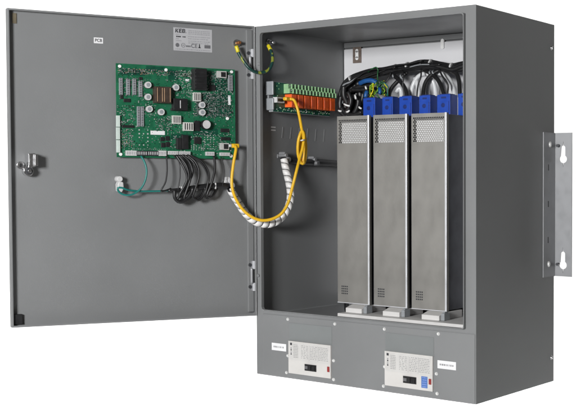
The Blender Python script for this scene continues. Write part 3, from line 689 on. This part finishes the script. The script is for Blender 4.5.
# black harness across the door and its drop wires
hp = path([(168, 190.5, DOOR, .024), (176, 190.3, DOOR, .026), (186, 189, DOOR, .026), (198, 187.5, DOOR, .026), (210, 186.2, DOOR, .026), (220, 185.5, DOOR, .026), (229, 186, DOOR, .026)])
dh = cable('door_harness', 'black wire harness with drooping leads below the control board', 'wire harness', hp[3])
mb = MB(); mb.tube(hp, lambda k: .0060 + .0042 * min(1, k * 2), seg=12)
mb.build('trunk', BLACK, dh)
rnd = random.Random(21)
drops = [((166.5, 156), (167, 170), (165.5, 182), (161, 191), .0026), ((178, 155), (186, 165), (189, 177), (185, 188), .004), ((176, 155), (184, 168), (187, 180), (179, 196), .004), ((180, 155), (188, 166), (190.5, 178), (184, 199), .004),
         ((182, 155), (190, 163), (191.5, 176), (177, 200), .0045), ((184, 155), (193, 162), (198, 174), (197, 188), .003), ((187, 155), (196, 163), (199, 176), (193, 197), .0035), ((188, 155), (201, 163), (208, 176), (207, 190), .003),
         ((190, 155), (203, 163), (209, 176), (205, 197), .003), ((214, 156), (215, 168), (212, 182), (207, 196), .0042), ((173, 155), (179, 162), (180, 176), (178.5, 190), .002), ((221, 157), (224, 168), (224, 178), (223, 186), .002)]
for a, b, c_, d, r in drops:
    w0 = rnd.uniform(.030, .048)
    pp = path([(*a, DOOR, .024), (*b, DOOR, w0), (*c_, DOOR, w0 + .004), (*d, DOOR, .034), (d[0] + 6, d[1] - 1, DOOR, .030), (d[0] + 10, 188.5, DOOR, .026)])
    mb = MB(); mb.tube(pp, r, seg=8); mb.build('lead', BLACK, dh)
for pp, r in [([(174.5, 190), (175, 198), (180, 202), (187, 199), (192, 192), (193, 187)], .0062), ([(192, 188), (193, 197), (198, 200), (203, 196), (206, 189)], .0048), ([(205, 187), (206, 195), (210, 197), (214, 190)], .0035)]:
    mb = MB(); mb.tube(path([(u, v, DOOR, .034) for u, v in pp]), r, seg=10); mb.build('lead', BLACK, dh)
for u, v in [(181.5, 189.6), (196.2, 187.8), (215.2, 185.9)]:
    p, q = DOOR.hit(u, v, .030); s = MB(); s.box(DOOR, p - .0026, p + .0026, q - .0105, q + .0105, .015, .036); s.build('cable_tie', LGREY, dh, bevel=.002)

# ------------------------------------------------ wiring above the drives
HY = .045                            # in front of the white panel
BKF = lambda y: Frame((0, y, 0), (1, 0, 0), (0, -1, 0))
K = BKF(.40)
def K_(lst, n=0): return path([(u, v, K, n) for u, v in lst])
trunk = [(343.5, 114), (341, 104), (341.5, 95), (345, 86.5), (352, 79.8), (361, 75.5), (372, 73), (384, 71), (396, 69), (408, 67), (420, 64.8), (431, 64.3), (442, 66.5), (452, 68), (461, 66), (470, 64), (480, 63)]
base = K.pt(408, 67)
uh = cable('upper_harness', 'thick black wire harness arching above the three drives', 'wire harness', base)
rnd = random.Random(9)
for k, (du, dv, n, r) in enumerate([(0, 0, .0, .0105), (1.0, 2.6, .006, .0095), (-.5, -1.9, -.004, .0085), (.6, 1.2, .014, .008), (.3, 3.6, -.010, .007)]):
    pp = path([(u + du * (1 if i > 3 else 2.2) + rnd.uniform(-.5, .5), v + dv * (1 if i > 2 else .2) + rnd.uniform(-.6, .6), K, n) for i, (u, v) in enumerate(trunk)])
    mb = MB(); mb.tube(pp, r, seg=10); mb.build('trunk', BLACK, uh)
for i in (4, 8, 9, 11, 13):
    a = V(K.pt(*trunk[i])); tdir = (V(K.pt(*trunk[i + 1])) - V(K.pt(*trunk[i - 1]))).normalized()
    mb = MB(); mb.tube([a - tdir * .003, a, a + tdir * .003], .0175, seg=14, step=.003); mb.build('cable_tie', LGREY, uh)
for k in range(9):
    i0 = rnd.randint(1, 9); ln = rnd.randint(3, 6); n = rnd.uniform(.018, .034); dv = rnd.uniform(-3.2, 4.5)
    pp = path([(trunk[i][0] + rnd.uniform(-2, 2), trunk[i][1] + dv * math.sin(1.4 + (i - i0) * .8) + rnd.uniform(-1.2, 1.2), K, n) for i in range(i0, i0 + ln)])
    mb = MB(); mb.tube(pp, rnd.uniform(.0018, .0034), seg=8); mb.build('lead', BLACK if k % 5 else GREYP, uh)
for u0, u1, v1 in [(392, 386, 93), (401, 404.5, 94), (421, 417, 95), (439, 447.5, 93)]:
    pp = path([(u0, 69, K, .018), (u0 + (u1 - u0) * .2 + rnd.uniform(-2, 2), 75 + rnd.uniform(-1, 3), K, .030), (u1 + rnd.uniform(-2, 2), 85, K, .034), (u1, v1, K, .030), (u1 + .3, v1 + 5, K, .030)])
    mb = MB(); mb.tube(pp, rnd.uniform(.0022, .0036), seg=8); mb.build('lead', BLACK, uh)
# tangle at the left end
tg = cable('cable_tangle', 'tangle of black cables with pale ties above the leftmost drive', 'wire harness', K.pt(350, 110))
for pp, n, r in [([(345, 116), (346, 104), (350, 93), (357, 88), (364, 86), (372, 86)], .02, .010), ([(350, 117), (349, 105), (352, 97), (358, 99), (357, 108), (352, 116)], .035, .009), ([(344, 86), (344, 96), (348, 106), (347, 118)], .03, .010),
                 ([(341, 108), (346, 113), (354, 115), (362, 112)], .05, .008), ([(348, 92), (351, 100), (349, 108), (345, 113)], .05, .008), ([(352, 90), (360, 90), (366, 90), (371, 94)], .03, .007), ([(355, 113), (358, 106), (362, 100), (363, 93)], .02, .008), ([(341, 96), (340, 105), (342, 113), (347, 118)], .03, .009),
              ([(346, 88), (348, 98), (348, 110), (349, 118)], -.02, .022), ([(356, 84), (357, 95), (356, 106), (358, 118)], -.02, .022), ([(344, 90), (346, 100), (346, 112), (350, 118)], -.005, .014), ([(351, 84), (353, 95), (354, 106), (357, 117)], -.01, .016), ([(358, 82), (360, 92), (361, 104), (362, 116)], -.01, .014), ([(364, 82), (368, 88), (372, 90), (379, 90)], -.01, .012)]:
    mb = MB(); mb.tube(path([(u, v, K, n) for u, v in pp]), r, seg=10); mb.build('cable', BLACK, tg)
for (u, v), (u2, v2) in [((344, 104), (350, 106)), ((346.5, 112), (349.5, 110.5)), ((359, 107), (361.5, 108.5)), ((355, 95), (356, 99)), ((338.5, 110.5), (341.5, 111)), ((365.5, 86.5), (366.5, 89))]:
    mb = MB(); mb.tube(path([(u, v, K, .062), ((u + u2) / 2, (v + v2) / 2 + .5, K, .066), (u2, v2, K, .062)]), .0034, seg=8); mb.build('cable_tie', WHITEP, tg)
# thin loop of wire over the harness, coloured leads
sl = cable('signal_leads', 'thin green and yellow leads knotted above the leftmost blue terminal', 'wire', K.pt(378, 90))
rnd = random.Random(31)
for k in range(16):
    u, v = rnd.uniform(373, 384), rnd.uniform(80, 84); pts_ = [(u, v)]
    for j in range(4): pts_.append((pts_[-1][0] + rnd.uniform(-4.5, 4.5), pts_[-1][1] + rnd.uniform(1.5, 5)))
    n0 = rnd.uniform(.03, .06)
    mb = MB(); mb.tube(path([(min(max(a, 370), 388), min(b, 98), K, n0 + rnd.uniform(-.006, .006)) for a, b in pts_]), rnd.choice([.0018, .0022, .0026]), seg=7); mb.build('lead', [rnd.choice([LIME, GREENW, LIME, GREENW, TEAL, YELW])], sl)
mb = MB(); mb.tube(path([(368, 72, K, .03), (372, 69, K, .035), (376, 67.3, K, .035), (378, 70, K, .035), (377.5, 76, K, .03), (378.5, 84, K, .04)]), .0022, seg=8); mb.build('lead', GREENW, sl)
SKY = mat('blue_sleeve', (.012, .085, .28), .4, var=.2, scale=60)
bs = cable('blue_sleeve', 'blue insulated sleeve lying under the black harness', 'cable', K.pt(368, 82))
mb = MB(); mb.tube(path([(360, 83.5, K, .042), (365, 81.2, K, .048), (371, 80.5, K, .046), (377, 82.5, K, .042)]), .0085, seg=12); mb.build('sleeve', SKY, bs)
mb = MB(); mb.tube(path([(365.5, 97.5, K, .055), (366, 94.5, K, .055), (367, 91.5, K, .05)]), .0075, seg=12); mb.build('sleeve', SKY, bs)
mb = MB(); mb.tube(path([(379.5, 94, K, .065), (380, 91.5, K, .065), (379.5, 88, K, .06)]), .006, seg=12); mb.build('sleeve', SKY, bs)
# power cables rising from the terminals
KT = BKF(TY + .028)
arcs = [('first black power cable from the left, rising out of a blue terminal', [(389, 99.5), (389.5, 93), (392.5, 87), (397, 82), (402, 77), (408, 72)]),
        ('second black power cable from the left, bending over toward the harness', [(407.5, 99), (406.5, 92), (403, 85), (398.5, 79.5), (394, 76), (388, 73)]),
        ('third black power cable from the left, rising beside milky tubing', [(423.5, 98.5), (423.6, 91), (425.3, 83.5), (429, 77.5), (434, 73), (440, 70)]),
        ('fourth black power cable from the left, leaning over the right drive', [(444.3, 97), (442.8, 90), (440, 83.5), (436.5, 78), (431, 73.5), (424, 70)]),
        ('fifth black power cable from the left, beside the right stile', [(460, 97), (459.7, 88), (458.8, 80), (456.5, 74), (451, 70)])]
for lab, pp in arcs:
    q = path([(u, v, KT, -.01 * i) for i, (u, v) in enumerate(pp)])
    t = cable('power_cable', lab, 'cable', q[0], 'power cables above the drives'); mb = MB(); mb.tube(q, .0074, seg=12); mb.build('sheath', BLACK, t)
    mb = MB(); mb.tube(path([(pp[4][0] - .6, pp[4][1] + .4, KT, -.04), (pp[4][0] + .6, pp[4][1] - .4, KT, -.04)]), .0105, seg=12); mb.build('cable_tie', GREYP, t)
milky = [('milky flat loop of tubing between the second and third power cables', [(411, 100), (411.5, 92), (413.5, 84), (418, 77), (424, 74), (429, 75)]),
         ('milky loop of tubing between the third and fourth power cables', [(428.5, 100), (427.5, 92), (428.5, 84), (431, 79), (434, 84), (435.5, 92), (436, 98)]),
         ('milky loop of tubing between fourth power cable and right stile', [(455, 99), (453.5, 90), (450.5, 82), (447, 77), (442, 74), (437, 74)]),
         ('short milky tubing beside the second power cable', [(419.5, 99), (418.5, 92), (417.2, 84), (415, 78)]),
         ('milky tubing arched below the harness above the middle drive', [(396, 92), (400, 88), (401.5, 95), (401, 99)])]
for i, (lab, pp) in enumerate(milky):
    q = path([(u, v, KT, -.045 - .004 * j) for j, (u, v) in enumerate(pp)])
    t = tag(MB().tube(q, .0080, seg=12).build('milky_tube', CLEARW), lab, 'tubing', 'milky tubes above the drives')
bc = MB().tube(path([(346.3, 300, BKF(.30), 0), (346.5, 306, BKF(.27), 0), (347.5, 311, BKF(.24), 0), (351, 312, BKF(.24), 0), (356, 311, BKF(.26), 0)]), .009, seg=10).build('bottom_cable', BLACK)
tag(bc, 'short black cable curling below the leftmost drive', 'cable')

# ------------------------------------------------------------------ lighting
w = bpy.data.worlds.new('World'); sc.world = w; w.use_nodes = True
bg = w.node_tree.nodes['Background']; bg.inputs[0].default_value = (1, .97, .92, 1); bg.inputs[1].default_value = .105
def area(name, loc, target, size, power, col=(1, 1, 1), sy=None, spread=180):
    l = bpy.data.lights.new(name, 'AREA'); l.energy = power; l.color = col; l.size = size; l.spread = R(spread)
    if sy: l.shape = 'RECTANGLE'; l.size_y = sy
    o = bpy.data.objects.new(name, l); COL.objects.link(o); o.location = loc
    o.rotation_euler = (V(target) - V(loc)).to_track_quat('-Z', 'Y').to_euler(); return o
area('key_softbox', (1.25, -4.35, 1.15), (.3, .1, .75), .75, 232)
area('backdrop_light', (-.6, 2.2, 4.0), (-1.5, 3.3, .9), 6.8, 520, sy=.8, spread=130)  # added lamp, out of view, washing the backdrop to white
area('backdrop_footlight', (-.6, 2.2, -1.3), (-1.5, 3.3, .2), 6.8, 120, sy=.5, spread=130)  # second added lamp, unseen below, whitening the lower backdrop
sc.render.engine = 'CYCLES'
sc.cycles.use_denoising = True
sc.cycles.max_bounces = 8
sc.view_settings.view_transform = 'Standard'; sc.view_settings.look = 'None'; sc.view_settings.exposure = 0; sc.view_settings.gamma = 1
